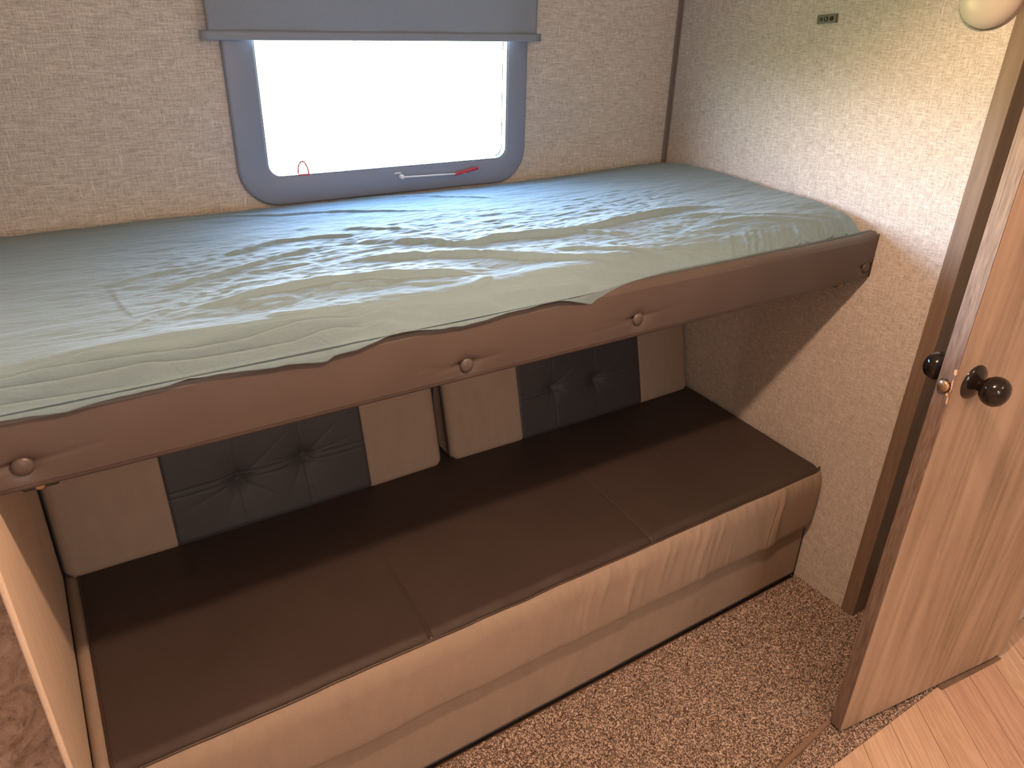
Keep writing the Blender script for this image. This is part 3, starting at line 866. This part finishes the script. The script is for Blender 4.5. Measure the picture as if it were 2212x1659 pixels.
# panel with a clipped lower hinge corner
V = []
prof = [(.002, .012), (DW - .052, .012), (DW - .018, .020), (DW, .034), (DW, DH), (.002, DH)]
for y in (.0, DT): V += [(x, y, z) for x, z in prof]
F = [(0, 1, 2, 3, 4, 5), (11, 10, 9, 8, 7, 6)] + [(i, i + 6, (i + 1) % 6 + 6, (i + 1) % 6) for i in range(6)]
F = [f[::1] for f in F]
bevel(new_mesh('door_panel', V, F, M['door'], door, smooth=False), .001, 2)
tag(slab('edge_band', -.0008, .0022, .0008, DT - .0008, .0125, DH, M['dooredge'], .0006), 'dark brown edge banding')
KX, KZ = .055, .919
def knob(sgn, y):
    ax = 'y-' if sgn < 0 else 'y+'
    rose = lathe('knob_rose', [(0, .012), (.012, .012), (.016, .010), (.024, .0075), (.031, .004), (.0335, .001), (.0335, 0)], M['bronze'], door, ax, 56, (KX, y, KZ))
    k = lathe('door_knob', [(.0125, .006), (.0115, .013), (.0120, .018), (.0150, .0215), (.0215, .0255), (.0262, .0325), (.0280, .0405), (.0268, .0495), (.0220, .0570), (.0150, .0612), (.007, .0632), (0, .0636)], M['bronze'], door, ax, 56, (KX, y, KZ))
    return rose, k
knob(-1, 0); 
r2_, k2_ = knob(1, DT)
lb = lathe('latch_bolt', [(.0115, 0), (.0112, .004), (.0095, .0065), (.0, .0075)], M['brass'], door, 'x-', 32, (-.001, DT / 2, KZ - .004))
lathe('latch_hole', [(.0128, 0), (.0130, .0006), (.0112, .0008), (0, .0008)], M['outletdark'], door, 'x-', 32, (-.0008, DT / 2 - .001, KZ - .003))
rs = np.random.RandomState(5)
V, F = [], []
for (cy, cz, sy, sz) in ((.0035, .028, .0035, .006), (.0030, .001, .0024, .013), (.0060, -.018, .0030, .0035), (.0022, -.028, .0018, .009)):
    n = 9; o0 = len(V)
    for k in range(n):
        t = 2 * math.pi * k / n; rr = .75 + .5 * rs.rand()
        V.append((-.0013, cy + sy * rr * math.cos(t), KZ + cz + sz * rr * math.sin(t)))
    V.append((-.0016, cy, KZ + cz)); 
    for k in range(n): F.append((o0 + k, o0 + n, o0 + (k + 1) % n))
tag(new_mesh('splintered_patch', V, F, M['rawwood'], door, smooth=False), 'chipped raw wood round the latch')

# ---------------------------------------------------------------- light
def plight(name, loc, power, col, r):
    l = bpy.data.lights.new(name, 'POINT'); l.energy = power; l.color = col; l.shadow_soft_size = r
    o = bpy.data.objects.new(name, l); C.objects.link(o); o.location = loc; return o
plight('ceiling_lamp', (.55, .405, 1.985), 80, (1, .61, .39), .032)
plight('hallway_lamp', (-.10, -2.2, 1.93), 46, (1, .66, .46), .05)
plight('hallway_lamp', (1.6, -1.1, 1.93), 16, (1, .70, .52), .05)

al = bpy.data.lights.new('added_fill', 'AREA'); al.shape = 'RECTANGLE'; al.size = .9; al.size_y = .6; al.energy = 16; al.color = (.85, .93, 1)  # added neutral fill from behind the camera, no known source there
ao = bpy.data.objects.new('added_fill', al); C.objects.link(ao); ao.location = (.1, -2.95, 1.45); ao.rotation_euler = (math.radians(90), 0, 0)
w = bpy.data.worlds.new('world'); bpy.context.scene.world = w; w.use_nodes = True
t = w.node_tree; t.nodes.clear()
o = t.nodes.new('ShaderNodeOutputWorld'); bg = t.nodes.new('ShaderNodeBackground'); tc = t.nodes.new('ShaderNodeTexCoord')
sp = t.nodes.new('ShaderNodeSeparateXYZ'); mr = t.nodes.new('ShaderNodeMapRange'); cr = t.nodes.new('ShaderNodeValToRGB')
t.links.new(tc.outputs['Generated'], sp.inputs[0]); t.links.new(sp.outputs['Z'], mr.inputs[0])
mr.inputs[1].default_value = -1; mr.inputs[2].default_value = 1
e = cr.color_ramp.elements
e[0].position = 0; e[0].color = (.10, .10, .04, 1)
e[1].position = 1; e[1].color = (.02, .03, .05, 1)
for p, c_ in ((.42, (.22, .22, .085)), (.49, (.30, .31, .17)), (.54, (.95, .98, 1.0)), (.61, (.50, .63, .80)), (.67, (.17, .27, .43)), (.75, (.035, .06, .11)), (.88, (.02, .035, .06))):
    q = e.new(p); q.color = (*c_, 1)
t.links.new(mr.outputs[0], cr.inputs[0]); t.links.new(cr.outputs[0], bg.inputs[0])
ab = t.nodes.new('ShaderNodeMath'); ab.operation = 'ABSOLUTE'; t.links.new(sp.outputs['X'], ab.inputs[0])
m2 = t.nodes.new('ShaderNodeMapRange'); m2.interpolation_type = 'SMOOTHSTEP'; t.links.new(ab.outputs[0], m2.inputs[0])
m2.inputs[1].default_value = .45; m2.inputs[2].default_value = .95; m2.inputs[3].default_value = 132; m2.inputs[4].default_value = 42   # added dimming of the background to the sides, shapes the light let in
t.links.new(m2.outputs[0], bg.inputs[1])
t.links.new(bg.outputs[0], o.inputs[0])
pl = bpy.data.lights.new('window_portal', 'AREA'); pl.shape = 'RECTANGLE'; pl.size = .65; pl.size_y = .49
pl.cycles.is_portal = True
po = bpy.data.objects.new('window_portal', pl); C.objects.link(po); po.location = (.7765, YB + .014, 1.3865)
po.rotation_euler = (math.radians(-90), 0, 0)

# ---------------------------------------------------------------- camera
yaw, pitch, roll = 0.57907998, 0.46567841, 0.02701337
f = np.array([math.sin(yaw) * math.cos(pitch), math.cos(yaw) * math.cos(pitch), -math.sin(pitch)])
right = np.array([math.cos(yaw), -math.sin(yaw), 0]); up = np.cross(right, f)
c_, s_ = math.cos(roll), math.sin(roll)
r2, u2 = c_ * right + s_ * up, -s_ * right + c_ * up
cam = bpy.data.cameras.new('camera'); cam.sensor_width = 36; cam.lens = 36 * 1593 / 2212; cam.clip_start = .02
co = bpy.data.objects.new('camera', cam); C.objects.link(co)
mw = Matrix(((r2[0], u2[0], -f[0], 0), (r2[1], u2[1], -f[1], 0), (r2[2], u2[2], -f[2], 1.5), (0, 0, 0, 1)))
co.matrix_world = mw
sc = bpy.context.scene
sc.camera = co
sc.view_settings.view_transform = 'Standard'; sc.view_settings.look = 'None'; sc.view_settings.gamma = 1
sc.view_settings.exposure = 0; sc.view_settings.use_curve_mapping = False
sc.cycles.use_denoising = True
sc.cycles.max_bounces = 8; sc.cycles.diffuse_bounces = 5; sc.cycles.glossy_bounces = 3; sc.cycles.transmission_bounces = 4; sc.cycles.transparent_max_bounces = 6
sc.cycles.sample_clamp_indirect = 8
sc.cycles.caustics_reflective = False; sc.cycles.caustics_refractive = False
